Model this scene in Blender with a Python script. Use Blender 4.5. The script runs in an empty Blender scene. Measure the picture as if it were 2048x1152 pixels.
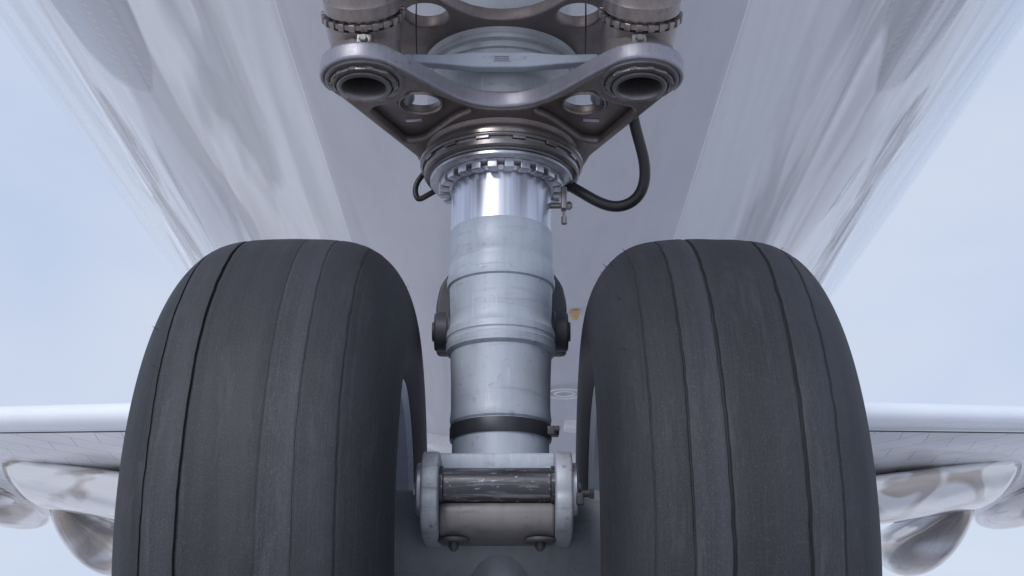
import bpy, bmesh, math, random
from mathutils import Vector, Matrix, noise
random.seed(4)
scene = bpy.context.scene
coll = scene.collection
GX = -0.022      # lateral position of the gear leg

# ------------------------------------------------------------------ helpers
WORLDPOS = {}
def add(name, mesh, parent=None, loc=(0,0,0), mats=(), label=None, smooth=35):
    o = bpy.data.objects.new(name, mesh)
    coll.objects.link(o)
    loc = Vector(loc)
    WORLDPOS[o.name] = loc
    if parent is not None:
        o.parent = parent
        o.location = loc - WORLDPOS[parent.name]
    else:
        o.location = loc
    if mesh is not None:
        for m in mats: 
            mesh.materials.append(m)
        if smooth:
            for p in mesh.polygons: p.use_smooth = True
            try: mesh.set_sharp_from_angle(angle=math.radians(smooth))
            except Exception: pass
    if label: o["label"] = label
    return o

def mesh_from_bm(bm, name="m"):
    bmesh.ops.recalc_face_normals(bm, faces=bm.faces[:])
    me = bpy.data.meshes.new(name)
    bm.to_mesh(me); bm.free()
    return me

def bm_lathe(bm, prof, axis='Z', segs=96, center=(0,0,0), closed=False, mat=0, wob=None, M=None):
    c = Vector(center)
    rings = []
    for (a, r) in prof:
        if r < 1e-5:
            p = Vector((0,0,a)); 
            if axis=='X': p = Vector((a,0,0))
            if axis=='Y': p = Vector((0,a,0))
            if M: p = M @ p
            rings.append([bm.verts.new(p+c)])
            continue
        ring = []
        for i in range(segs):
            t = 2*math.pi*i/segs
            aa, rr = (a, r) if wob is None else wob(a, r, t)
            if axis=='Z': p = Vector((rr*math.cos(t), rr*math.sin(t), aa))
            elif axis=='X': p = Vector((aa, rr*math.cos(t), rr*math.sin(t)))
            else: p = Vector((rr*math.cos(t), aa, rr*math.sin(t)))
            if M: p = M @ p
            ring.append(bm.verts.new(p+c))
        rings.append(ring)
    pairs = list(zip(rings[:-1], rings[1:]))
    if closed: pairs.append((rings[-1], rings[0]))
    for A,B in pairs:
        if len(A)==1 and len(B)==1: continue
        for i in range(segs):
            j=(i+1)%segs
            if len(A)==1: f=bm.faces.new((A[0],B[i],B[j]))
            elif len(B)==1: f=bm.faces.new((A[i],B[0],A[j]))
            else: f=bm.faces.new((A[i],B[i],B[j],A[j]))
            f.material_index = mat

def bm_box(bm, c, s, M=None, bev=0.0, mat=0):
    t = bmesh.new()
    bmesh.ops.create_cube(t, size=1)
    for v in t.verts: v.co = Vector((v.co.x*s[0], v.co.y*s[1], v.co.z*s[2]))
    if bev>0:
        bmesh.ops.bevel(t, geom=t.edges[:], offset=bev, segments=3, profile=.6, affect='EDGES')
    for v in t.verts:
        v.co = (M @ v.co if M else v.co) + Vector(c)
    vm = {}
    for v in t.verts: vm[v] = bm.verts.new(v.co)
    for f in t.faces:
        nf = bm.faces.new([vm[v] for v in f.verts]); nf.material_index = mat
    t.free()

def round_poly(pts, r, n=6):
    out=[]
    N=len(pts)
    rs = r if isinstance(r,(list,tuple)) else [r]*N
    for i in range(N):
        p=Vector(pts[i]); a=Vector(pts[i-1]); b=Vector(pts[(i+1)%N])
        da=(a-p); db=(b-p)
        rr=min(rs[i], da.length*.48, db.length*.48)
        p0=p+da.normalized()*rr; p1=p+db.normalized()*rr
        for k in range(n+1):
            t=k/n
            q=(1-t)**2*p0+2*t*(1-t)*p+t*t*p1
            out.append((q.x,q.y))
    return out
def circ(cx,cy,r,n=40,a0=0,a1=2*math.pi):
    full = abs(a1-a0-2*math.pi)<1e-6
    m = n if full else n+1
    return [(cx+r*math.cos(a0+(a1-a0)*i/n), cy+r*math.sin(a0+(a1-a0)*i/n)) for i in range(m)]

def plate_mesh(loops, z0, z1, bevel=.003, plane='XY'):
    cu = bpy.data.curves.new("tmp", 'CURVE'); cu.dimensions='2D'; cu.fill_mode='BOTH'
    for L in loops:
        s = cu.splines.new('POLY'); s.points.add(len(L)-1)
        for i,(x,y) in enumerate(L): s.points[i].co=(x,y,0,1)
        s.use_cyclic_u=True
    cu.extrude=(z1-z0)/2-bevel; cu.bevel_depth=bevel; cu.bevel_resolution=2; cu.offset=-bevel
    ob = bpy.data.objects.new("tmp",cu); coll.objects.link(ob)
    dg = bpy.context.evaluated_depsgraph_get(); dg.update()
    me = bpy.data.meshes.new_from_object(ob.evaluated_get(dg))
    bpy.data.objects.remove(ob)
    zc=(z0+z1)/2
    for v in me.vertices:
        x,y,z=v.co
        if plane=='XY': v.co=(x,y,z+zc)
        elif plane=='YZ': v.co=(z+zc,x,y)
        elif plane=='XZ': v.co=(x,z+zc,y)
    me.materials.clear()
    return me
def bm_add_mesh(bm, me, off=(0,0,0), mat=0):
    n=len(bm.verts); nf=len(bm.faces)
    bm.from_mesh(me)
    bm.verts.ensure_lookup_table(); bm.faces.ensure_lookup_table()
    for v in bm.verts[n:]: v.co+=Vector(off)
    for f in bm.faces[nf:]: f.material_index=mat
def tube_mesh(pts, r, res=10):
    cu=bpy.data.curves.new("tmp",'CURVE'); cu.dimensions='3D'
    s=cu.splines.new('NURBS'); s.points.add(len(pts)-1)
    for i,p in enumerate(pts): s.points[i].co=(*p,1)
    s.use_endpoint_u=True; s.order_u=4; s.resolution_u=12
    cu.bevel_depth=r; cu.bevel_resolution=res; cu.use_fill_caps=True
    ob=bpy.data.objects.new("tmp",cu); coll.objects.link(ob)
    dg=bpy.context.evaluated_depsgraph_get(); dg.update()
    me=bpy.data.meshes.new_from_object(ob.evaluated_get(dg))
    bpy.data.objects.remove(ob); me.materials.clear()
    return me

# ------------------------------------------------------------------ materials
class NT:
    def __init__(s, name):
        s.m=bpy.data.materials.new(name); s.m.use_nodes=True
        s.t=s.m.node_tree; s.b=s.t.nodes["Principled BSDF"]
        s.tc=s.n('ShaderNodeTexCoord')
    def n(s,ty,**k):
        x=s.t.nodes.new(ty)
        for a,b in k.items(): setattr(x,a,b)
        return x
    def l(s,a,b): s.t.links.new(a,b)
    def mapping(s,scale,src=None,rot=(0,0,0),loc=(0,0,0)):
        m=s.n('ShaderNodeMapping'); m.inputs['Scale'].default_value=scale
        m.inputs['Rotation'].default_value=rot; m.inputs['Location'].default_value=loc
        s.l(src or s.tc.outputs['Object'], m.inputs['Vector']); return m.outputs[0]
    def noise(s,vec,scale=5,detail=5,rough=.5,dist=0):
        x=s.n('ShaderNodeTexNoise'); s.l(vec,x.inputs['Vector'])
        x.inputs['Scale'].default_value=scale; x.inputs['Detail'].default_value=detail
        x.inputs['Roughness'].default_value=rough; x.inputs['Distortion'].default_value=dist
        return x.outputs['Fac']
    def ramp(s,f,stops,interp='LINEAR'):
        r=s.n('ShaderNodeValToRGB'); s.l(f,r.inputs[0])
        r.color_ramp.interpolation=interp
        e=r.color_ramp.elements
        while len(e)<len(stops): e.new(.5)
        for i,(p,c) in enumerate(stops):
            e[i].position=p; e[i].color=(c,c,c,1) if not isinstance(c,tuple) else (*c,1)
        return r.outputs[0]
    def mix(s,f,a,b,mode='MIX'):
        x=s.n('ShaderNodeMix',data_type='RGBA',blend_type=mode)
        for v,i in ((f,0),(a,6),(b,7)):
            if isinstance(v,tuple): x.inputs[i].default_value=(*v,1)
            elif isinstance(v,(int,float)): x.inputs[i].default_value=v if i==0 else (v,v,v,1)
            else: s.l(v,x.inputs[i])
        return x.outputs[2]
    def math(s,op,a,b=0,c=None):
        x=s.n('ShaderNodeMath',operation=op)
        for i,v in enumerate((a,b,c)):
            if v is None: continue
            if isinstance(v,(int,float)): x.inputs[i].default_value=v
            else: s.l(v,x.inputs[i])
        return x.outputs[0]
    def bump(s,h,strength=.3,dist=.002,prev=None):
        x=s.n('ShaderNodeBump'); x.inputs['Strength'].default_value=strength
        x.inputs['Distance'].default_value=dist; s.l(h,x.inputs['Height'])
        if prev: s.l(prev,x.inputs['Normal'])
        return x.outputs[0]
    def set(s,**k):
        names=dict(color='Base Color',rough='Roughness',metal='Metallic',normal='Normal',coat='Coat Weight',coatr='Coat Roughness',spec='Specular IOR Level')
        for a,v in k.items():
            i=s.b.inputs[names[a]]
            if isinstance(v,tuple): i.default_value=(*v,1)
            elif isinstance(v,(int,float)): i.default_value=v
            else: s.l(v,i)
        return s.m

def painted_grey(name, base=(.43,.475,.55), dirt=(.15,.14,.13), amt=.42, spkamt=.45, metal_=.12):
    t=NT(name); o=t.tc.outputs['Object']
    big=t.noise(o,7,7,.65,.5); fine=t.noise(o,55,5,.65); spk=t.noise(o,300,2,.5)
    streak=t.noise(t.mapping((26,26,3)),1.6,6,.65,.4)
    hz=t.noise(t.mapping((5,5,34)),1.2,6,.65,.5)
    scr=t.noise(t.mapping((120,120,9),rot=(.25,.3,0)),1.2,3,.6)
    c=t.mix(t.math('MULTIPLY',t.ramp(streak,[(.46,0),(.78,1)]),amt),base,tuple(b*.58 for b in base))
    c=t.mix(t.math('MULTIPLY',t.ramp(big,[(.40,0),(.68,1)]),.32),c,tuple(min(1,b*1.3) for b in base))
    c=t.mix(t.math('MULTIPLY',t.ramp(hz,[(.57,0),(.67,1)]),amt*.9),c,tuple(b*.5 for b in base))
    c=t.mix(t.math('MULTIPLY',t.ramp(scr,[(.66,0),(.70,1)]),.35),c,tuple(min(1,b*1.5) for b in base))
    c=t.mix(t.math('MULTIPLY',t.ramp(fine,[(.60,0),(.70,1)]),amt*.8),c,dirt)
    c=t.mix(t.math('MULTIPLY',t.ramp(spk,[(.69,0),(.74,1)]),spkamt),c,dirt)
    r=t.ramp(big,[(.3,.42),(.7,.56)])
    return t.set(color=c,rough=r,metal=metal_,normal=t.bump(fine,.25,.001))

def metal(name, base, rough=(.25,.5), metallic=1.0, grime=.4, scale=1, bump=.2):
    t=NT(name); o=t.tc.outputs['Object']
    a=t.noise(o,9*scale,6,.65,.3); b=t.noise(o,90*scale,4,.6); k=t.noise(t.mapping((60,60,3)),2,5,.6)
    c=t.mix(t.math('MULTIPLY',t.ramp(a,[(.42,0),(.72,1)]),grime),base,tuple(x*.35 for x in base))
    c=t.mix(t.math('MULTIPLY',t.ramp(k,[(.45,0),(.75,1)]),.3),c,tuple(min(1,x*1.4) for x in base))
    c=t.mix(t.math('MULTIPLY',t.ramp(b,[(.6,0),(.72,1)]),grime),c,(.07,.055,.045))
    r=t.ramp(a,[(.3,rough[0]),(.75,rough[1])])
    return t.set(color=c,rough=r,metal=metallic,normal=t.bump(b,bump,.0008))

M_GREY = painted_grey("grey_paint_worn")
M_DOME = painted_grey("grey_paint_dome",(.40,.43,.46),(.15,.13,.11),.35,.3,.15)
M_GREY2= painted_grey("grey_paint_dirty",(.34,.365,.41),(.12,.10,.085),.85,.6,.2)
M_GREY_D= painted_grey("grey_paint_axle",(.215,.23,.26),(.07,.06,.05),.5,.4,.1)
M_WEB = painted_grey("grey_paint_oily",(.18,.172,.178),(.10,.085,.07),.75,.4,.2)
M_BRONZE = metal("bronze_forging",(.22,.185,.178),(.36,.54),.62,.5)
M_BRONZE_L = metal("bronze_sleeve",(.28,.245,.235),(.26,.42),.85,.45)
M_STEEL = metal("worn_steel",(.52,.53,.58),(.28,.46),.88,.35)
M_STEEL_D = metal("dark_steel",(.235,.22,.225),(.32,.48),.82,.5)
M_EDGE = metal("machined_edge",(.31,.305,.35),(.38,.54),.65,.35)
M_BLACK = metal("black_bracket",(.068,.070,.080),(.4,.6),.1,.3)
M_BLACK2 = metal("black_clamp",(.04,.042,.05),(.35,.5),.1,.3)
def m_chrome():
    t=NT("chrome_piston")
    k=t.noise(t.mapping((48,48,1.2)),1.5,4,.6)
    f=t.noise(t.mapping((400,400,6)),1.5,3,.6)
    c=t.mix(t.ramp(k,[(.35,0),(.65,1)]),(.46,.475,.56),(.70,.715,.80))
    return t.set(color=c,rough=t.ramp(k,[(.3,.26),(.7,.40)]),metal=.85,normal=t.bump(f,.1,.0004))
M_CHROME=m_chrome()
def m_pin():
    t=NT("worn_pin")
    k=t.noise(t.mapping((4,50,50)),1.6,6,.7,.3); s=t.noise(t.mapping((30,90,90)),1.6,5,.7)
    c=t.mix(t.ramp(k,[(.50,0),(.66,1)]),(.085,.085,.095),(.30,.30,.34))
    c=t.mix(t.ramp(s,[(.60,0),(.69,1)]),c,(.65,.65,.68))
    return t.set(color=c,rough=.34,metal=.85,normal=t.bump(s,.3,.001))
M_PIN=m_pin()
def m_tyre(seed,ribs):
    t=NT("tyre_rubber"); 
    o=t.tc.outputs['Object']
    sp=t.n('ShaderNodeSeparateXYZ'); t.l(o,sp.inputs[0])
    rib=t.ramp(t.math('MULTIPLY_ADD',sp.outputs[0],2.0,.5),[(max(0,min(1,x*2+.5)),v) for x,v in ribs],'CONSTANT')
    band=t.noise(t.mapping((16,.15,.15),loc=(seed,0,0)),1,2,.5)
    scr=t.noise(t.mapping((420,9,9)),1,4,.6); big=t.noise(o,4,6,.65,.4); gr=t.noise(o,330,3,.7)
    scuff=t.noise(t.mapping((34,5,5),loc=(seed,0,0)),1,6,.7,.5)
    c=t.mix(t.ramp(band,[(.36,0),(.62,1)]),(.019,.0205,.026),(.031,.0335,.042))
    c=t.mix(t.math('MULTIPLY',t.ramp(scr,[(.4,0),(.75,1)]),.45),c,(.045,.048,.059))
    c=t.mix(t.math('MULTIPLY',t.ramp(big,[(.42,0),(.72,1)]),.4),c,(.044,.047,.058))
    c=t.mix(t.math('MULTIPLY',t.ramp(scuff,[(.55,0),(.72,1)]),.5),c,(.066,.068,.078))
    c=t.mix(t.math('MULTIPLY',t.ramp(gr,[(.53,0),(.74,1)]),.45),c,(.09,.092,.103))
    c=t.mix(1.0,c,rib,'MULTIPLY')
    h=t.math('ADD',t.math('MULTIPLY',scr,.6),t.math('MULTIPLY',gr,.8))
    return t.set(color=c,rough=t.ramp(band,[(.35,.7),(.65,.6)]),normal=t.bump(h,.6,.0013),spec=.3)
def plain(name,col,rough=.5,metal_=0,emit=None):
    t=NT(name); o=t.tc.outputs['Object']; n=t.noise(o,40,4,.6)
    c=t.mix(t.math('MULTIPLY',n,.5),col,tuple(x*.6 for x in col))
    return t.set(color=c,rough=rough,metal=metal_)
M_HOSE=plain("black_hose_rubber",(.022,.022,.025),.42)
M_ORANGE=plain("amber_lens",(.70,.45,.22),.25)
M_WHITE=plain("white_plastic",(.92,.92,.93),.3)
def m_slat():
    t=NT("slat_paint"); o=t.tc.outputs['Object']; n=t.noise(t.mapping((.7,1,1)),1.5,3,.5)
    return t.set(color=t.mix(n,(.76,.79,.84),(.66,.70,.77)),rough=.18,metal=.3,coat=.5)
M_SLAT=m_slat()
M_MARK=plain("dark_ink",(.12,.12,.13),.6)

def m_fuselage():
    t=NT("fuselage_paint"); o=t.tc.outputs['Object']
    sp=t.n('ShaderNodeSeparateXYZ'); t.l(o,sp.inputs[0])
    X,Y,Z=sp.outputs
    ang=t.math('MULTIPLY',t.math('ARCTAN2',X,t.math('MULTIPLY',Z,-1)),57.29578)
    aa=t.math('ABSOLUTE',ang)
    cb=t.n('ShaderNodeCombineXYZ'); t.l(t.math('MULTIPLY',ang,.10),cb.inputs[0]); t.l(t.math('MULTIPLY',Y,.38),cb.inputs[1])
    P=cb.outputs[0]
    wv=t.noise(P,1.0,2,.4,.5)
    w2=t.noise(t.mapping((1.5,.6,1),P),1.1,2,.4,1.5)
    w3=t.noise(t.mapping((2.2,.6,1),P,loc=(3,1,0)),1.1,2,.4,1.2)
    fine=t.noise(o,240,3,.6)
    mott=t.noise(o,1.1,5,.6); mott2=t.noise(t.mapping((9,1.5,9)),1.0,5,.6)
    band=t.ramp(t.math('MULTIPLY',aa,1/90),[(13.3/90,0),(13.6/90,1)])
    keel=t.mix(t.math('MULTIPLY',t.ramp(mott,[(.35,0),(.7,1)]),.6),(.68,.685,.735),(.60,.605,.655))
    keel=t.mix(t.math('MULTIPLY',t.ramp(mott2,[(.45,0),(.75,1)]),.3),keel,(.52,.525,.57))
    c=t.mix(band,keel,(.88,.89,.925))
    c=t.mix(t.math('MULTIPLY',t.math('MULTIPLY',band,t.ramp(w3,[(.46,0),(.56,1)])),.42),c,(.57,.58,.63))  # soft grey reflection streaks painted into the flank colour
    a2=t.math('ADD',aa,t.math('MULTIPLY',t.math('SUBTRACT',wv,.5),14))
    refl_zone=t.math('MULTIPLY',t.ramp(t.math('MULTIPLY',a2,1/90),[(18.5/90,0),(20.0/90,1),(31/90,1),(33.5/90,0)]),t.ramp(w2,[(.48,0),(.53,1)]))  # mask for wavy reflection bands painted along the flanks
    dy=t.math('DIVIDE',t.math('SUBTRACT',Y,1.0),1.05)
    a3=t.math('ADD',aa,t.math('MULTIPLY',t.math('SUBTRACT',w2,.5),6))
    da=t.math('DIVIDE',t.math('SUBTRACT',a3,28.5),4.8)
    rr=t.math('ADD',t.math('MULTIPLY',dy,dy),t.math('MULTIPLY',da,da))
    refl_oval=t.ramp(rr,[(.84,1),(1.0,0)])  # dark oval reflection on each flank, drawn as a colour mask
    refl_mask=t.math('MAXIMUM',t.math('MULTIPLY',refl_zone,.66),refl_oval)
    c=t.mix(refl_mask,c,(.34,.35,.395))  # reflected grey mixed straight into the base colour
    def line(pos,w):
        return t.math('LESS_THAN',t.math('ABSOLUTE',t.math('SUBTRACT',aa,pos)),w)
    c=t.mix(t.math('MULTIPLY',line(13.45,.05),.9),c,(.97,.97,.98))
    ln=t.math('MAXIMUM',line(51.5,.16),line(36,.03))
    c=t.mix(t.math('MULTIPLY',ln,.6),c,(.22,.23,.28))
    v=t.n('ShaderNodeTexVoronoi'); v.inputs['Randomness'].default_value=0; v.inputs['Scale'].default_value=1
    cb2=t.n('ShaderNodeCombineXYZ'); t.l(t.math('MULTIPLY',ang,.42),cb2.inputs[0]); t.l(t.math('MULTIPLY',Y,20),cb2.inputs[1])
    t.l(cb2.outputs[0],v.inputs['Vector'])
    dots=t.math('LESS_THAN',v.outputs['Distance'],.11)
    dots=t.math('MULTIPLY',dots,refl_oval)
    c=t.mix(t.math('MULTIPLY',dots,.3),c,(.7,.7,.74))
    speck=t.noise(o,150,2,.5)
    c=t.mix(t.math('MULTIPLY',t.ramp(speck,[(.66,0),(.72,1)]),.22),c,(.45,.45,.48))
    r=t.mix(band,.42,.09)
    r=t.mix(refl_mask,r,.11)
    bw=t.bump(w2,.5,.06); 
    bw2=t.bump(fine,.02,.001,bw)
    t.set(color=c,rough=r,normal=bw2,metal=t.math('MULTIPLY',refl_mask,.4))
    t.l(t.math('MULTIPLY',band,.8),t.b.inputs['Coat Weight']); t.b.inputs['Coat Roughness'].default_value=.03
    return t.m
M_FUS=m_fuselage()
def m_wing(name,base=(.82,.835,.88),metal_=.05,rough=.22):
    t=NT(name); o=t.tc.outputs['Object']
    n=t.noise(t.mapping((.5,.4,.5)),1.0,2,.5,.6); 
    br=t.n('ShaderNodeTexBrick'); br.inputs['Scale'].default_value=.55; br.inputs['Mortar Size'].default_value=.005
    br.inputs['Color1'].default_value=(1,1,1,1); br.inputs['Color2'].default_value=(.95,.95,.95,1); br.inputs['Mortar'].default_value=(.6,.6,.62,1)
    t.l(t.mapping((1,1.2,1)),br.inputs['Vector'])
    c=t.mix(t.ramp(n,[(.3,0),(.75,1)]),base,tuple(x*.88 for x in base))
    c=t.mix(1.0,c,br.outputs[0],'MULTIPLY')
    return t.set(color=c,rough=rough,metal=metal_,normal=t.bump(n,.3,.05),coat=.5,coatr=.08)
M_WING=m_wing("wing_skin")
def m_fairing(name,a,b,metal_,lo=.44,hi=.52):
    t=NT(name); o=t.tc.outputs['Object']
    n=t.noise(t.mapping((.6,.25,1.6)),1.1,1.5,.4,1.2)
    c=t.mix(t.ramp(n,[(lo,0),(hi,1)]),a,b)  # brown patches painted in as reflections, placed by noise
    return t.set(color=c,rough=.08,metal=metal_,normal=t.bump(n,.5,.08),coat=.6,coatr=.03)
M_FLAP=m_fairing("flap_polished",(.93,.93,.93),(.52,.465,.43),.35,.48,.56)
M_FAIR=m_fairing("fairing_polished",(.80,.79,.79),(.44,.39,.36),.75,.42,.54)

# ------------------------------------------------------------------ airplane root
plane=bpy.data.objects.new("airplane",None); coll.objects.link(plane); WORLDPOS["airplane"]=Vector((0,0,0))
plane["label"]="large white jet airliner standing on its twin-wheel nose gear"
plane["category"]="airplane"

# ---------------- fuselage
FZ=5.295
st=[(-5.2,.02,4.6),(-5.0,.5,4.65),(-4.5,1.05,4.75),(-3.5,1.85,4.95),(-2.2,2.55,5.12),(-1.0,2.93,5.24),(0,3.07,5.285),(1,3.1,5.295)]
st+=[(y,3.1,5.295) for y in (3,6,9,12,16,20,25,30,36)]+[(42,2.8,5.5),(50,1.9,6.1),(56,.9,6.8),(58,.1,7.0)]
bm=bmesh.new(); rings=[]; S=160
for (y,r,zc) in st:
    rings.append([bm.verts.new((r*math.sin(2*math.pi*i/S), y, zc-FZ - r*math.cos(2*math.pi*i/S))) for i in range(S)])
for A,B in zip(rings[:-1],rings[1:]):
    for i in range(S):
        j=(i+1)%S; bm.faces.new((A[i],A[j],B[j],B[i]))
bm.faces.new(rings[0]); bm.faces.new(rings[-1])
fus=add("fuselage",mesh_from_bm(bm),plane,(0,0,FZ),[M_FUS],"glossy white belly with grey keel band and wavy reflections painted in",60)
bm=bmesh.new(); rings=[]
for (y,h,w) in [(12.5,.02,.5),(13,.25,1.3),(14,.5,2.2),(16,.7,3.0),(20,.75,3.3),(26,.6,3.1),(30,.1,2.0)]:
    rings.append([bm.verts.new((w*math.sin(a), y, -2.95-.12 - h*abs(math.cos(a))**.7+ .9*(1-abs(math.cos(a))))) for a in [(-.5+i/40)*math.pi for i in range(41)]])
for A,B in zip(rings[:-1],rings[1:]):
    for i in range(40): bm.faces.new((A[i],A[i+1],B[i+1],B[i]))
add("belly_fairing",mesh_from_bm(bm),fus,(0,0,FZ),[M_WING])
bm=bmesh.new(); bm_box(bm,(0,0,0),(.045,.08,.03),bev=.01); bm_lathe(bm,[(-.032,0),(-.028,.010),(-.015,.015)],'Z',20)
add("position_light",mesh_from_bm(bm),fus,(.315,3.62,2.196),[M_ORANGE])
bm=bmesh.new()
bm_lathe(bm,[(-.02,.10),(-.026,.11),(-.02,.12)],'Z',40); bm_lathe(bm,[(-.02,.05),(-.026,.058),(-.02,.066)],'Z',40)
add("drain_port",mesh_from_bm(bm),fus,(.32,5.1,2.208),[M_WHITE])
def scoop(x,y,w,s):
    bm=bmesh.new(); me=plate_mesh([round_poly([(-.5*w,.05),(-.5*w,-.03),(-.1*w,-.06*s),(.5*w,-.08*s),(.5*w,.05)],.01,3)],-.12,.05,.008,'XZ'); bm_add_mesh(bm,me)
    add("air_scoop",mesh_from_bm(bm),fus,(x,y,2.21),[M_WHITE])
scoop(-.50,6.5,.22,1.0); scoop(.44,6.0,.18,.7); scoop(-.44,7.4,.24,.8); scoop(.48,7.1,.22,.8)

# ---------------- wings
def wing(sgn):
    bm=bmesh.new(); rings=[]
    for X in (2.2,3.5,5.2,7,9,12,16,22,28):
        yle=14.6+.5*(X-5.2); zle=4.34+.11*(X-5.2); ch=6.4-.18*(X-5.2); th=max(.25,.50-.02*(X-5.2))
        prof=[]
        for k in range(17):
            u=1-k/16
            prof.append((u, .5*th*math.sqrt(max(0,u))*2.4*(1-u)**.8*.7))
        low=[]
        for k in range(1,17):
            u=k/16
            low.append((u,-.30*th*(2.2*math.sqrt(u)*(1-u)**.9)))
        ring=[]
        for (u,z) in prof+low[:-1]:
            ring.append(bm.verts.new((sgn*X, yle+u*ch, zle+z-.06*u*ch)))
        rings.append(ring)
    n=len(rings[0])
    for A,B in zip(rings[:-1],rings[1:]):
        for i in range(n):
            j=(i+1)%n; bm.faces.new((A[i],A[j],B[j],B[i]))
    bm.faces.new(rings[0]); bm.faces.new(rings[-1])
    w=add("wing",mesh_from_bm(bm),plane,(0,0,0),[M_WING],None,50)
    bm=bmesh.new(); rings=[]
    for X in (3.4,5.2,7,9,12,16):
        yle=14.6+.5*(X-5.2); zle=4.34+.11*(X-5.2); ring=[]
        for k in range(17):
            a=math.pi*(.42+k/16*1.08)
            ring.append(bm.verts.new((sgn*X, yle-.02+.30*math.cos(a), zle+.10+.19*math.sin(a))))
        ring.append(bm.verts.new((sgn*X, yle+.02, zle+.02)))
        rings.append(ring)
    for A,B in zip(rings[:-1],rings[1:]):
        for i in range(17): bm.faces.new((A[i],A[i+1],B[i+1],B[i]))
    for r_ in (rings[0],rings[-1]): bm.faces.new(r_)
    add("slat",mesh_from_bm(bm),w,(0,0,0),[M_SLAT],None,50)
    me=tube_mesh([(sgn*X,14.6+.5*(X-5.2)+.03,4.34+.11*(X-5.2)-.085) for X in (3.4,5.2,7,9,12,16)],.012,3)
    add("slat_gap_line",me,w,(0,0,0),[M_BLACK])  # thin dark tube drawn in for the gap line behind the slat
    bm=bmesh.new(); rings=[]
    for X,k in ((4.6,.8),(4.65,1),(7.9,1),(8.15,.85),(8.25,.4)):
        yc=17.6+.45*(X-6); zc=3.88+.21*(X-6)
        rings.append([bm.verts.new((sgn*X, yc+1.1*k*math.cos(a), zc+.27*k*math.sin(a)-.12*math.cos(a))) for a in [2*math.pi*i/28 for i in range(28)]])
    for A,B in zip(rings[:-1],rings[1:]):
        for i in range(28): bm.faces.new((A[i],A[(i+1)%28],B[(i+1)%28],B[i]))
    bm.faces.new(rings[0]); bm.faces.new(rings[-1])
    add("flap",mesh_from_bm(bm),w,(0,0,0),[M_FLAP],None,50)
    for (X,y0,y1,wd,top,dep) in ((7.8,19.3,25.0,.66,4.14,.84),(9.5,17.6,23.5,.62,4.5,.46),(12.5,18.5,24,.5,4.7,.7)):
        bm=bmesh.new(); rings=[]; N=24
        for k in range(N+1):
            u=k/N; y=y0+(y1-y0)*u
            s=max(.01,math.sin(math.pi*u)**.6)
            ring=[]
            for i in range(40):
                a=2*math.pi*i/40; sa=math.sin(a); ca=math.cos(a)
                ring.append(bm.verts.new((wd*s*ca*(1-.25*max(0,-sa)), y-y0, .12*sa if sa>0 else dep*s*sa)))
            rings.append(ring)
        for A,B in zip(rings[:-1],rings[1:]):
            for i in range(40): bm.faces.new((A[i],A[(i+1)%40],B[(i+1)%40],B[i]))
        bm.faces.new(rings[0]); bm.faces.new(rings[-1])
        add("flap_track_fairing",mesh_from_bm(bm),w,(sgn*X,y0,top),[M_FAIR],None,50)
    return w
wing(-1); wing(1)

# ---------------- wheels
RT=.56; AZ=.52
GRV_A=[(-.142,.0040,.0020),(-.085,.0075,.0030),(.030,.0008,.0014),(.082,.0018,.0018),(.142,.0026,.0018)]
GRV_B=[(-.147,.0020,.0016),(-.092,.0045,.0022),(-.036,.0075,.0032),(.078,.0075,.0032),(.130,.0035,.0022)]
RIB_A=[(-.25,.85),(-.142,1.12),(-.085,.88),(.030,1.30),(.082,.98),(.142,.80),(.2,.72)]
RIB_B=[(-.25,.82),(-.147,.92),(-.092,1.18),(-.036,.95),(.078,1.18),(.130,.98),(.19,.8)]
def tyre_profile(GRV):
    key=[(0,RT),(.06,RT-.0012),(.110,RT-.0075),(.145,RT-.022),(.175,RT-.048),(.197,RT-.082),(.211,RT-.12),(.217,RT-.158),(.213,RT-.195),(.198,RT-.232),(.18,RT-.258),(.168,RT-.27)]
    P=[Vector((-key[1][0],key[1][1]))]+[Vector(k) for k in key]+[Vector((.15,RT-.285))]
    half=[]
    for i in range(1,len(P)-2):
        for k in range(16):
            t=k/16
            a,b,c,d=P[i-1],P[i],P[i+1],P[i+2]
            half.append(.5*((2*b)+(-a+c)*t+(2*a-5*b+4*c-d)*t*t+(-a+3*b-3*c+d)*t**3))
    half.append(P[-2])
    full=[(-p.x,p.y) for p in reversed(half[1:])]+[(p.x,p.y) for p in half]
    def interp(x):
        for (x0,r0),(x1,r1) in zip(full[:-1],full[1:]):
            if x0<=x<=x1 and x1>x0: return r0+(r1-r0)*(x-x0)/(x1-x0)
        return RT
    base=[p for p in full if not any(abs(p[0]-g[0])<g[2]*1.9 and p[1]>RT-.05 for g in GRV)]
    extra=[]
    for g,dp,w in GRV:
        for q,dd in ((-1.8,0),(-1.0,.0006),(-.75,.7*dp),(-.45,dp),(.45,dp),(.75,.7*dp),(1.0,.0006),(1.8,0)):
            extra.append((g+q*w, interp(g+q*w)-dd))
    left=[p for p in base if p[1]<=RT-.05 and p[0]<0]; right=[p for p in base if p[1]<=RT-.05 and p[0]>0]
    mid=sorted([p for p in base if p[1]>RT-.05]+extra,key=lambda p:p[0])
    return left+mid+right
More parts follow.
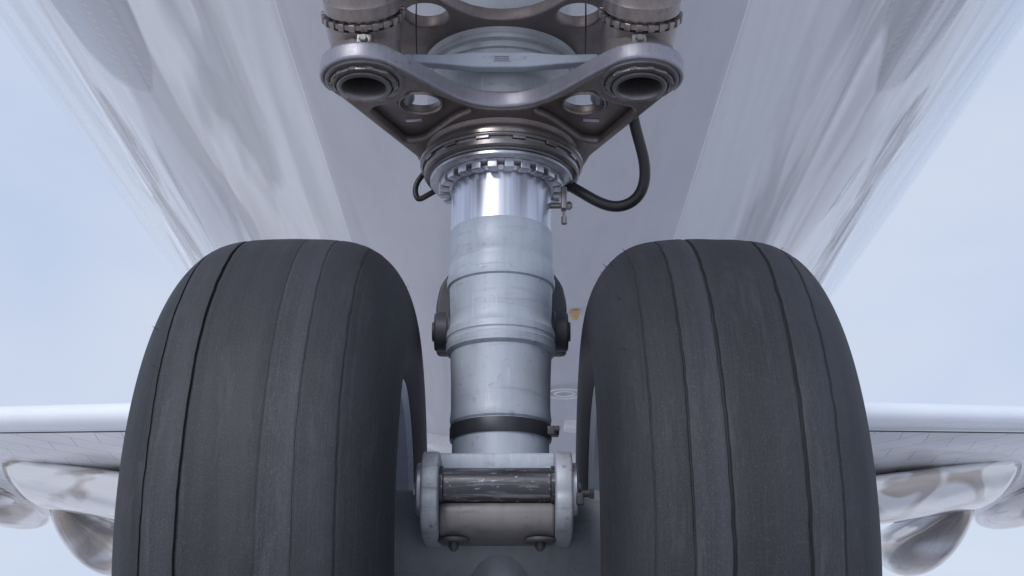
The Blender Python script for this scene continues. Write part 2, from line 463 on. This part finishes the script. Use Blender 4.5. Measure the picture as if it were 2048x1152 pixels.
def wheel(x, seed, GRV, RIB):
    TP=tyre_profile(GRV)
    bm=bmesh.new()
    prof=[(-.160,.285),(-.184,.300),(-.194,.298),(-.196,.286),(-.186,.272),(-.15,.262),(-.10,.247),(-.05,.225),(-.035,.19),(-.03,.13),(-.05,.10),(-.09,.085),(-.10,.06)]
    prof2=[(-a,r) for a,r in prof]
    bm_lathe(bm,prof,'X',128); bm_lathe(bm,prof2,'X',128)
    bm_lathe(bm,[(-.168,.29),(-.1,.262),(.1,.262),(.168,.29)],'X',96)
    for sg in (-1,1):
        for i in range(14):
            a=2*math.pi*i/14; c=(sg*.042,.165*math.cos(a),.165*math.sin(a))
            bm_lathe(bm,[(0,0),(0,.011),(sg*.014,.011),(sg*.014,0)],'X',6,c)
    w=add("wheel",mesh_from_bm(bm),plane,(x,0,AZ),[M_GREY])
    def wob(a,r,t):
        n=noise.noise(Vector((math.cos(t)*2.3+seed,math.sin(t)*2.3,a*9)))
        n2=noise.noise(Vector((math.cos(t)*22+seed,math.sin(t)*22,a*30)))
        if r>RT-.03: return a+.0028*n+.0014*n2, r+.0012*n+.0006*n2
        return a, r
    bm=bmesh.new()
    bm_lathe(bm,TP,'X',360,wob=wob)
    for v in bm.verts:
        if v.co.z<-AZ+.001: v.co.z=-AZ+.001
    for k in range(20):
        t=random.uniform(.1,math.pi-.1); sg=random.choice((-1,1)); a=sg*random.choice((.15,.175,.19))
        r=RT-(.02 if abs(a)<.16 else (.045 if abs(a)<.18 else .07))
        p=Vector((a,r*math.cos(t),r*math.sin(t)))
        d=(Vector((sg*.8,p.y,p.z)).normalized()+Vector((random.uniform(-.4,.4),random.uniform(-.4,.4),random.uniform(-.2,.6)))).normalized()
        q=d.to_track_quat('Z','Y').to_matrix()
        bm_lathe(bm,[(-.002,.0007),(.004,.0005),(.009,.0002)],'Z',6,p,M=q)
    add("tyre",mesh_from_bm(bm),w,(x,0,AZ),[m_tyre(seed,RIB)],"worn dark grey tyre with straight circumferential grooves",30)
    return w
wheel(-.402,1.7,GRV_A,RIB_A); wheel(.356,6.3,GRV_B,RIB_B)

# ---------------- axle beam
bm=bmesh.new()
bm_lathe(bm,[(-.215,.06),(-.215,.098),(-.205,.1),(-.13,.1),(-.11,.104),(0,.105),(.11,.104),(.13,.1),(.205,.1),(.215,.098),(.215,.06)],'X',72,(0,0,-.012))
bm_lathe(bm,[(-.47,.0),(-.47,.045),(.47,.045),(.47,0)],'X',48)
bm_lathe(bm,[(.03,.09),(-.01,.098),(-.06,.100),(-.12,.085),(-.15,.05),(-.155,0)],'Z',72)
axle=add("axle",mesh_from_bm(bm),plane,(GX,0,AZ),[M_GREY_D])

# ---------------- shock strut
bm=bmesh.new()
prof=[(.62,.0),(.62,.096),(.645,.0935),(.70,.0935),(.732,.094),(.736,.0975),(.745,.0985),(.752,.0975),(.765,.0965),(.82,.0975),(.868,.0995),(.874,.100),(.877,.1035),(.880,.1075),(.896,.1085),(.899,.1065),(.904,.1065),(.907,.1085),(.920,.1075),(.923,.105),(.934,.1015),(.945,.1005),(1.00,.1025),(1.012,.1035),(1.015,.1075),(1.022,.1085),(1.030,.1085),(1.033,.1065),(1.05,.1065),(1.056,.1045),(1.068,.1035),(1.071,.1045),(1.130,.1045),(1.134,.1025)]
bm_lathe(bm,[(a,r) for a,r in prof],'Z',128)
strut=add("shock_strut",mesh_from_bm(bm),plane,(GX,0,0),[M_GREY],"light grey painted shock strut with stepped rings and oily grime",28)
bm=bmesh.new()
bm_lathe(bm,[(1.131,.099),(1.131,.1025),(1.28,.1025),(1.28,.09)],'Z',128)
add("piston",mesh_from_bm(bm),strut,(GX,0,0),[M_CHROME])
bm=bmesh.new()
bm_lathe(bm,[(.703,.092),(.703,.0978),(.706,.0985),(.727,.0985),(.730,.0978),(.730,.092)],'Z',128)
bm_box(bm,(.099,-.03,.7165),(.022,.022,.018),bev=.003); bm_box(bm,(.106,-.03,.7165),(.008,.04,.010),bev=.002)
bm_lathe(bm,[(-.03,0),(-.03,.0045),(.03,.0045),(.03,0)],'Y',12,(.108,-.03,.7165))
add("clamp_band",mesh_from_bm(bm),strut,(GX,0,0),[M_BLACK2])
# lower clevis
bm=bmesh.new()
bm_box(bm,(0,-.055,.632),(.212,.19,.034),bev=.008)
bm_box(bm,(0,-.03,.56),(.196,.17,.14),bev=.012)
me=plate_mesh([round_poly([(-.218,.550),(-.218,.508),(-.19,.489),(.02,.489),(.02,.550),(-.16,.544)],.02)],-.1,.1,.006,'YZ'); bm_add_mesh(bm,me,mat=1)
clev=add("clevis",mesh_from_bm(bm),plane,(GX-.004,0,0),[M_GREY,M_WEB])
lug_out=[(-.2+.066*math.cos(a),.572+.066*math.sin(a)) for a in [math.radians(d) for d in range(60,196,9)]]+[(-.266,.54),(-.256,.515),(-.235,.496),(-.19,.486),(-.05,.486),(.0,.51),(.0,.638),(-.14,.642)]
for sg in (-1,1):
    bm=bmesh.new()
    x0,x1=(.1,.13)
    me=plate_mesh([round_poly(lug_out,.01,3)],x0 if sg>0 else -x1,x1 if sg>0 else -x0,.005,'YZ'); bm_add_mesh(bm,me)
    add("lug",mesh_from_bm(bm),clev,(GX-.004,0,0),[M_GREY2],"chipped grey clevis lug with oily stains")
    bm=bmesh.new()
    e=sg
    bm_lathe(bm,[(e*.128,.0),(e*.128,.046),(e*.137,.046),(e*.140,.043),(e*.140,.028),(e*.136,.026),(e*.136,0)],'X',48,(0,-.2,.572))
    bm_lathe(bm,[(e*.13,.0),(e*.14,.012),(e*.146,.012),(e*.146,.0)],'X',6,(0,-.2,.572))
    add("pin_cap",mesh_from_bm(bm),clev,(GX-.004,0,0),[M_STEEL])
bm=bmesh.new()
bm_lathe(bm,[(-.1,.035),(-.094,.0352),(-.092,.0315),(.092,.0315),(.094,.0352),(.1,.035)],'X',64,(0,-.2,.578))
add("hinge_pin",mesh_from_bm(bm),clev,(GX-.004,0,0),[M_PIN])
bm=bmesh.new()
bm_box(bm,(.138,-.24,.548),(.012,.012,.02),bev=.002); bm_lathe(bm,[(0,0),(.0,.006),(.03,.006),(.03,0)],'X',10,(.13,-.225,.56))
bm_lathe(bm,[(0,.0),(0,.009),(.008,.009),(.008,0)],'X',6,(.155,-.225,.56))
add("grease_fitting",mesh_from_bm(bm),clev,(GX,0,0),[M_BLACK2])
for x in (-.075,.075):
    bm=bmesh.new()
    bm_lathe(bm,[(.490,.0),(.490,.026),(.486,.028),(.483,.026),(.483,.009),(.474,.009),(.468,.003),(.468,0)],'Z',24,(x,-.18,0))
    add("bolt",mesh_from_bm(bm),clev,(GX-.004,0,0),[M_BLACK])

# ---------------- torque link behind the strut
bm=bmesh.new()
bm_lathe(bm,[(-.137,0),(-.137,.038),(-.133,.041),(-.112,.041),(-.108,.045),(.108,.045),(.112,.041),(.133,.041),(.137,.038),(.137,0)],'X',48,(0,.09,.955))
bm_lathe(bm,[(-.142,0),(-.142,.02),(.142,.02),(.142,0)],'X',24,(0,.09,.955))
out=[(-.136,.915),(-.136,1.02),(-.128,1.06),(-.105,1.095),(-.06,1.11),(.06,1.11),(.105,1.095),(.128,1.06),(.136,1.02),(.136,.915)]
bm_add_mesh(bm,plate_mesh([round_poly(out,.012,3)],.095,.14,.006,'XZ'))
add("torque_link",mesh_from_bm(bm),plane,(GX,0,0),[M_BLACK])

# ---------------- collar stack
bm=bmesh.new()
prof=[(1.303,.140),(1.302,.160),(1.298,.1655),(1.294,.1665),(1.282,.1665),(1.279,.164),(1.279,.158),(1.274,.157),(1.272,.1605),(1.263,.1605),(1.260,.157),(1.260,.150),(1.257,.1495),(1.255,.139),(1.250,.131),(1.246,.128),(1.240,.124),(1.238,.104),(1.26,.103)]
bm_lathe(bm,prof,'Z',160)
collar=add("collar",mesh_from_bm(bm),plane,(GX,0,0),[M_STEEL_D],"stack of dark steel collar rings",30)
bm=bmesh.new()
bm_lathe(bm,[(1.335,.150),(1.326,.160),(1.320,.158),(1.314,.153),(1.308,.153),(1.301,.157),(1.300,.13)],'Z',160)
add("flange",mesh_from_bm(bm),collar,(GX,0,0),[M_BRONZE],None,60)
def ring_teeth(n,r,z,w,dp,h,mat,name,parent,cen,base=None,M=None,loc=(0,0,0),phase=0):
    bm=bmesh.new()
    for i in range(n):
        a=2*math.pi*(i+phase)/n
        R=Matrix.Rotation(a,3,'Z')
        c=R@Vector((r,0,z))
        MM=R if M is None else M@R
        cc=c if M is None else M@c
        bm_box(bm,cc,(dp,w,h),MM,bev=min(w,dp,h)*.15)
    if base: bm_lathe(bm,base,'Z',96,M=M)
    return add(name,mesh_from_bm(bm),parent,loc,[mat])
ring_teeth(24,.1190,1.2365,.0200,.021,.020,M_STEEL,"castellated_nut",collar,None,[(1.246,.1285),(1.2415,.1285),(1.2400,.112),(1.230,.109),(1.228,.103),(1.24,.103)],loc=(GX,0,0),phase=.5)
bm=bmesh.new()
bm_lathe(bm,[(1.2555,.138),(1.2555,.1455),(1.2535,.1475),(1.2485,.1475),(1.2465,.1455),(1.2465,.128),(1.2555,.127)],'Z',128)
add("lock_ring",mesh_from_bm(bm),collar,(GX,0,0),[M_STEEL])
ring_teeth(14,.1600,1.2765,.026,.008,.006,M_BRONZE_L,"slotted_ring",collar,None,[(1.2935,.1670),(1.292,.169),(1.285,.169),(1.2835,.1670)],loc=(GX,0,0))
bm=bmesh.new()
bm_box(bm,(.128,-.02,1.205),(.012,.02,.05),bev=.003)
bm_lathe(bm,[(1.15,0),(1.15,.006),(1.165,.006),(1.165,.003),(1.205,.003)],'Z',10,(.128,-.02,0))
bm_lathe(bm,[(.1,.006),(.145,.006),(.145,.0)],'X',10,(0,-.02,1.19)); bm_lathe(bm,[(.135,.009),(.142,.009),(.142,.0)],'X',6,(0,-.02,1.19))
add("lock_bracket",mesh_from_bm(bm),collar,(GX,0,0),[M_STEEL_D])

# ---------------- yoke forging
LY=-.300; LR=.0765
def outline():
    c=(-.257,LY); r=LR
    L=[(c[0]+r*math.cos(a),c[1]+r*math.sin(a)) for a in [math.radians(150+ k*9) for k in range(0,18)]]
    L+= [(-.197,-.345),(-.178,-.325),(-.150,-.292),(-.12,-.256),(-.09,-.224),(-.06,-.203),(-.03,-.192),(0,-.189)]
    R=[(-x,y) for x,y in reversed(L[:-1])]
    back=[(.185,.02),(.17,.09),(.10,.17),(0,.19),(-.10,.17),(-.17,.09),(-.185,.02)]
    return L+R+back,len(L+R)
OUT,NF=outline()
ZB=1.320
pocket=lambda s:[(s*x,y) for x,y in round_poly([(-.174,-.272),(-.055,-.186),(-.098,-.150),(-.165,-.055),(-.196,-.045),(-.262,-.190),(-.190,-.222)],.024)]
bores=[circ(-.257,LY,.045),circ(.257,LY,.045)]
strutHole=[circ(0,0,.13,64)]
bm=bmesh.new()
me_up=plate_mesh([OUT]+bores+strutHole+[circ(-.160,-.180,.039),circ(.160,-.180,.039)],1.339,1.357,.003)
me_lo=plate_mesh([OUT]+bores+strutHole+[pocket(1),pocket(-1)],ZB,1.3388,.008)
bm_add_mesh(bm,me_up); bm_add_mesh(bm,me_lo)
me=mesh_from_bm(bm)
yoke=add("yoke",me,plane,(GX+.003,0,0),[M_BRONZE],"dark bronze forged yoke with polished front edge and round holes",30)
sec=[(0,1.323),(.004,1.3225),(.0068,1.325),(.0075,1.329),(.0075,1.351),(.0068,1.355),(.004,1.3575),(-.006,1.3585)]
bm=bmesh.new(); rows=[]
front=OUT[:NF]
for i,(x,y) in enumerate(front):
    a=Vector(front[max(0,i-1)]); b=Vector(front[min(NF-1,i+1)])
    tg=(b-a).normalized(); nrm=Vector((tg.y,-tg.x))
    rows.append([bm.verts.new((x+nrm.x*o,y+nrm.y*o,z)) for o,z in sec])
for A,B in zip(rows[:-1],rows[1:]):
    for k in range(len(sec)-1): bm.faces.new((A[k],A[k+1],B[k+1],B[k]))
add("machined_rim",mesh_from_bm(bm),yoke,(GX+.003,0,0),[M_EDGE],None,50)
for sg in (-1,1):
    bm=bmesh.new()
    bm_lathe(bm,[(1.339,.0385),(1.336,.041),(1.3355,.044),(1.339,.047)],'Z',48,(sg*.160,-.180,0))
    add("hole_rim",mesh_from_bm(bm),yoke,(GX+.003,0,0),[M_BRONZE_L])
    bm=bmesh.new(); bm_box(bm,(0,0,0),(.034,.010,.003),Matrix.Rotation(sg*.1,3,'Z'),bev=.001)
    add("identification_pad",mesh_from_bm(bm),yoke,(GX+.003+sg*.178,-.112,1.3375),[M_STEEL])
    bm=bmesh.new()
    bm_lathe(bm,[(1.324,.0745),(1.319,.0735),(1.317,.070),(1.317,.066),(1.320,.064),(1.312,.062),(1.310,.058),(1.310,.055),(1.314,.054),(1.314,.052),(1.307,.051),(1.305,.048),(1.305,.043),(1.310,.040),(1.345,.040),(1.36,.05)],'Z',80)
    add("bearing",mesh_from_bm(bm),yoke,(GX+.003+sg*.257,LY,0),[M_STEEL_D])
    ring_teeth(12,.0605,1.3135,.020,.006,.007,M_BRONZE_L,"slotted_nut",yoke,None,None,loc=(GX+.003+sg*.257,LY,0))
    bm=bmesh.new()
    bm_lathe(bm,[(1.355,.074),(1.368,.071),(1.385,.066),(1.50,.066),(1.52,.073)],'Z',64)
    add("lug_sleeve",mesh_from_bm(bm),yoke,(GX+.003+sg*.257,LY+.006,0),[M_BRONZE])
    bm=bmesh.new()
    bm_lathe(bm,[(-.012,0),(-.012,.006),(-.008,.008),(0,.008)],'Y',6); bm_lathe(bm,[(-.004,0),(-.004,.011),(0,.011)],'Y',24)
    bm_box(bm,(0,.014,.002),(.028,.026,.026),bev=.004)
    add("lug_bolt",mesh_from_bm(bm),yoke,(GX+.003+sg*.252,LY-.074,1.364),[M_STEEL_D])
    bm=bmesh.new()
    bm_lathe(bm,[(-.03,0),(-.03,.014),(-.02,.018),(.0,.018),(.0,.012),(.03,.012),(.03,0)],'Y',20)
    bm_lathe(bm,[(-.036,.0),(-.036,.009),(-.03,.009)],'Y',6)
    add("hydraulic_fitting",mesh_from_bm(bm),yoke,(GX+.003+sg*.192,-.160,1.362),[M_STEEL])
bm=bmesh.new()
bm_add_mesh(bm,plate_mesh([OUT]+[circ(-.152,-.205,.043),circ(.152,-.205,.043),circ(0,0,.13,64)],1.522,1.55,.004))
add("upper_plate",mesh_from_bm(bm),yoke,(GX+.003,0,0),[M_BRONZE])
bm=bmesh.new()
bm_lathe(bm,[(1.335,.135),(1.345,.150),(1.40,.156),(1.45,.158),(1.478,.156),(1.480,.161),(1.488,.161),(1.490,.156),(1.496,.156),(1.499,.165),(1.508,.166),(1.51,.160),(1.53,.17),(1.60,.15),(2.5,.15)],'Z',128)
add("outer_cylinder",mesh_from_bm(bm),plane,(GX,0,0),[M_DOME],"pale grey domed outer cylinder held by the yoke")
BZ=.030
pts=[(-.193,1.394),(-.193,1.412),(-.12,1.410),(-.05,1.416),(.05,1.416),(.12,1.410),(.193,1.412),(.193,1.394),(.12,1.389),(.05,1.382),(-.05,1.382),(-.12,1.389)]
pts=[(x,z+BZ) for x,z in pts]
bm=bmesh.new(); bm_add_mesh(bm,plate_mesh([round_poly(pts,.006,3)],-.195,-.172,.003,'XZ'))
bar=add("cross_bar",mesh_from_bm(bm),plane,(GX,0,0),[M_GREY])
bm=bmesh.new(); bm_box(bm,(0,0,0),(.036,.0016,.014),bev=.0004)
dp=add("data_plate",mesh_from_bm(bm),bar,(GX+.002,-.1956,1.400+BZ),[M_GREY])
bm=bmesh.new()
for r_ in range(3):
    x=-.015
    while x<.014:
        w=random.uniform(.0012,.003); bm_box(bm,(x+w/2,-.0012,.004-.004*r_),(w,.0008,.0018)); x+=w+.0009
add("stamped_marks",mesh_from_bm(bm),bar,(GX+.002,-.1956,1.400+BZ),[M_MARK])

# brace struts
for sg in (-1,1):
    d=Vector((sg*.03,-.78,.62)).normalized()
    M=d.to_track_quat('Z','Y').to_matrix()
    bm=bmesh.new()
    bm_lathe(bm,[(-.04,.0),(-.04,.05),(-.02,.066),(.0,.070),(.03,.072),(.034,.066),(.05,.066),(.052,.072),(.075,.072),(.08,.068),(.10,.066),(.14,.066),(.15,.072),(.165,.072),(.17,.066),(1.6,.066)],'Z',96,M=M)
    b=add("brace_strut",mesh_from_bm(bm),plane,(GX+.003+sg*.260,-.300,1.420),[M_BRONZE_L],"bronze brace strut with slotted lock nut")
    ring_teeth(22,.0735,.040,.012,.010,.014,M_BRONZE_L,"lock_nut",b,None,[(.036,.068),(.036,.0755),(.045,.0755),(.045,.068)],M=M,loc=(GX+.003+sg*.260,-.300,1.420))

# hoses
h=tube_mesh([(GX+.262,-.13,1.36),(GX+.268,-.10,1.33),(GX+.298,-.06,1.27),(GX+.29,-.03,1.205),(GX+.24,-.01,1.185),(GX+.19,-.01,1.205),(GX+.15,0,1.24),(GX+.12,.03,1.27)],.0115)
add("hydraulic_hose",h,plane,(0,0,0),[M_HOSE])
h=tube_mesh([(GX-.16,.05,1.30),(GX-.185,.05,1.275),(GX-.182,.05,1.235),(GX-.168,.05,1.235),(GX-.15,.05,1.25),(GX-.13,.05,1.26)],.006)
add("hydraulic_hose",h,plane,(0,0,0),[M_HOSE])
for x in (-.172,.172):
    h=tube_mesh([(GX+x,-.20,1.70),(GX+x*.98,-.21,1.55),(GX+x,-.19,1.45),(GX+x*.95,-.15,1.40)],.0016)
    add("bonding_wire",h,plane,(0,0,0),[M_HOSE])

# ---------------- ground
def m_ground():
    t=NT("apron_concrete"); o=t.tc.outputs['Object']
    a=t.noise(o,.25,6,.6,.4); b=t.noise(o,6,6,.65); c_=t.noise(t.mapping((.5,.12,1)),1.0,4,.6,1.0)
    br=t.n('ShaderNodeTexBrick'); br.offset=0; br.inputs['Scale'].default_value=.2; br.inputs['Mortar Size'].default_value=.004; br.inputs['Brick Width'].default_value=1; br.inputs['Row Height'].default_value=1
    br.inputs['Color1'].default_value=(1,1,1,1); br.inputs['Color2'].default_value=(.92,.92,.92,1); br.inputs['Mortar'].default_value=(.3,.3,.3,1)
    t.l(o,br.inputs['Vector'])
    c=t.mix(t.ramp(a,[(.35,0),(.65,1)]),(.54,.545,.57),(.62,.625,.65))
    c=t.mix(t.math('MULTIPLY',t.ramp(c_,[(.54,0),(.62,1)]),.5),c,(.22,.22,.24))
    c=t.mix(t.math('MULTIPLY',b,.25),c,(.4,.4,.42)); c=t.mix(1.0,c,br.outputs[0],'MULTIPLY')
    return t.set(color=c,rough=.8,normal=t.bump(b,.3,.01))
bm=bmesh.new()
N=40; 
vs=[[bm.verts.new((-1500+3000*i/N,-1500+3000*j/N,0)) for i in range(N+1)] for j in range(N+1)]
for j in range(N):
    for i in range(N): bm.faces.new((vs[j][i],vs[j][i+1],vs[j+1][i+1],vs[j+1][i]))
g=add("ground",mesh_from_bm(bm),None,(0,0,0),[m_ground()],"pale concrete airport apron",0)
g["kind"]="structure"; g["category"]="ground"

# ---------------- world + sun
w=bpy.data.worlds.new("World"); scene.world=w; w.use_nodes=True
nt=w.node_tree; bg=nt.nodes["Background"]
SE,SR=math.radians(36),math.radians(205)
sky=nt.nodes.new('ShaderNodeTexSky'); sky.sky_type='NISHITA'; sky.sun_disc=False
sky.sun_elevation=SE; sky.sun_rotation=SR; sky.dust_density=1.5; sky.air_density=1.0
tc=nt.nodes.new('ShaderNodeTexCoord'); mp=nt.nodes.new('ShaderNodeMapping'); mp.inputs['Scale'].default_value=(1,1,2.2)
nt.links.new(tc.outputs['Generated'],mp.inputs[0])
nz=nt.nodes.new('ShaderNodeTexNoise'); nz.inputs['Scale'].default_value=2.2; nz.inputs['Detail'].default_value=4; nz.inputs['Distortion'].default_value=.3
nt.links.new(mp.outputs[0],nz.inputs['Vector'])
rp=nt.nodes.new('ShaderNodeValToRGB'); rp.color_ramp.elements[0].position=.3; rp.color_ramp.elements[0].color=(5.6,6.6,8.75,1)
rp.color_ramp.elements[1].position=.72; rp.color_ramp.elements[1].color=(7.2,7.8,9.1,1)
nt.links.new(nz.outputs['Fac'],rp.inputs[0])
mx=nt.nodes.new('ShaderNodeMix'); mx.data_type='RGBA'; mx.inputs[0].default_value=.88
nt.links.new(sky.outputs[0],mx.inputs[6]); nt.links.new(rp.outputs[0],mx.inputs[7])
nt.links.new(mx.outputs[2],bg.inputs[0]); bg.inputs[1].default_value=.1
sd=bpy.data.lights.new("sun",'SUN'); sd.energy=2.7; sd.angle=math.radians(28); sd.color=(1,.985,.97)
so=bpy.data.objects.new("sun",sd); coll.objects.link(so)
az=SR
dirs=Vector((math.sin(az)*math.cos(SE),math.cos(az)*math.cos(SE),math.sin(SE)))
so.rotation_euler=dirs.to_track_quat('Z','Y').to_euler()

# ---------------- camera
cd=bpy.data.cameras.new("camera"); cd.sensor_width=36; cd.lens=44.65; cd.clip_end=5000; cd.clip_start=.05
co=bpy.data.objects.new("camera",cd); coll.objects.link(co)
co.location=(0,-2.4,.145); co.rotation_euler=(math.radians(110),0,0)
scene.camera=co
scene.view_settings.view_transform='Standard'; scene.view_settings.look='None'; scene.view_settings.exposure=0
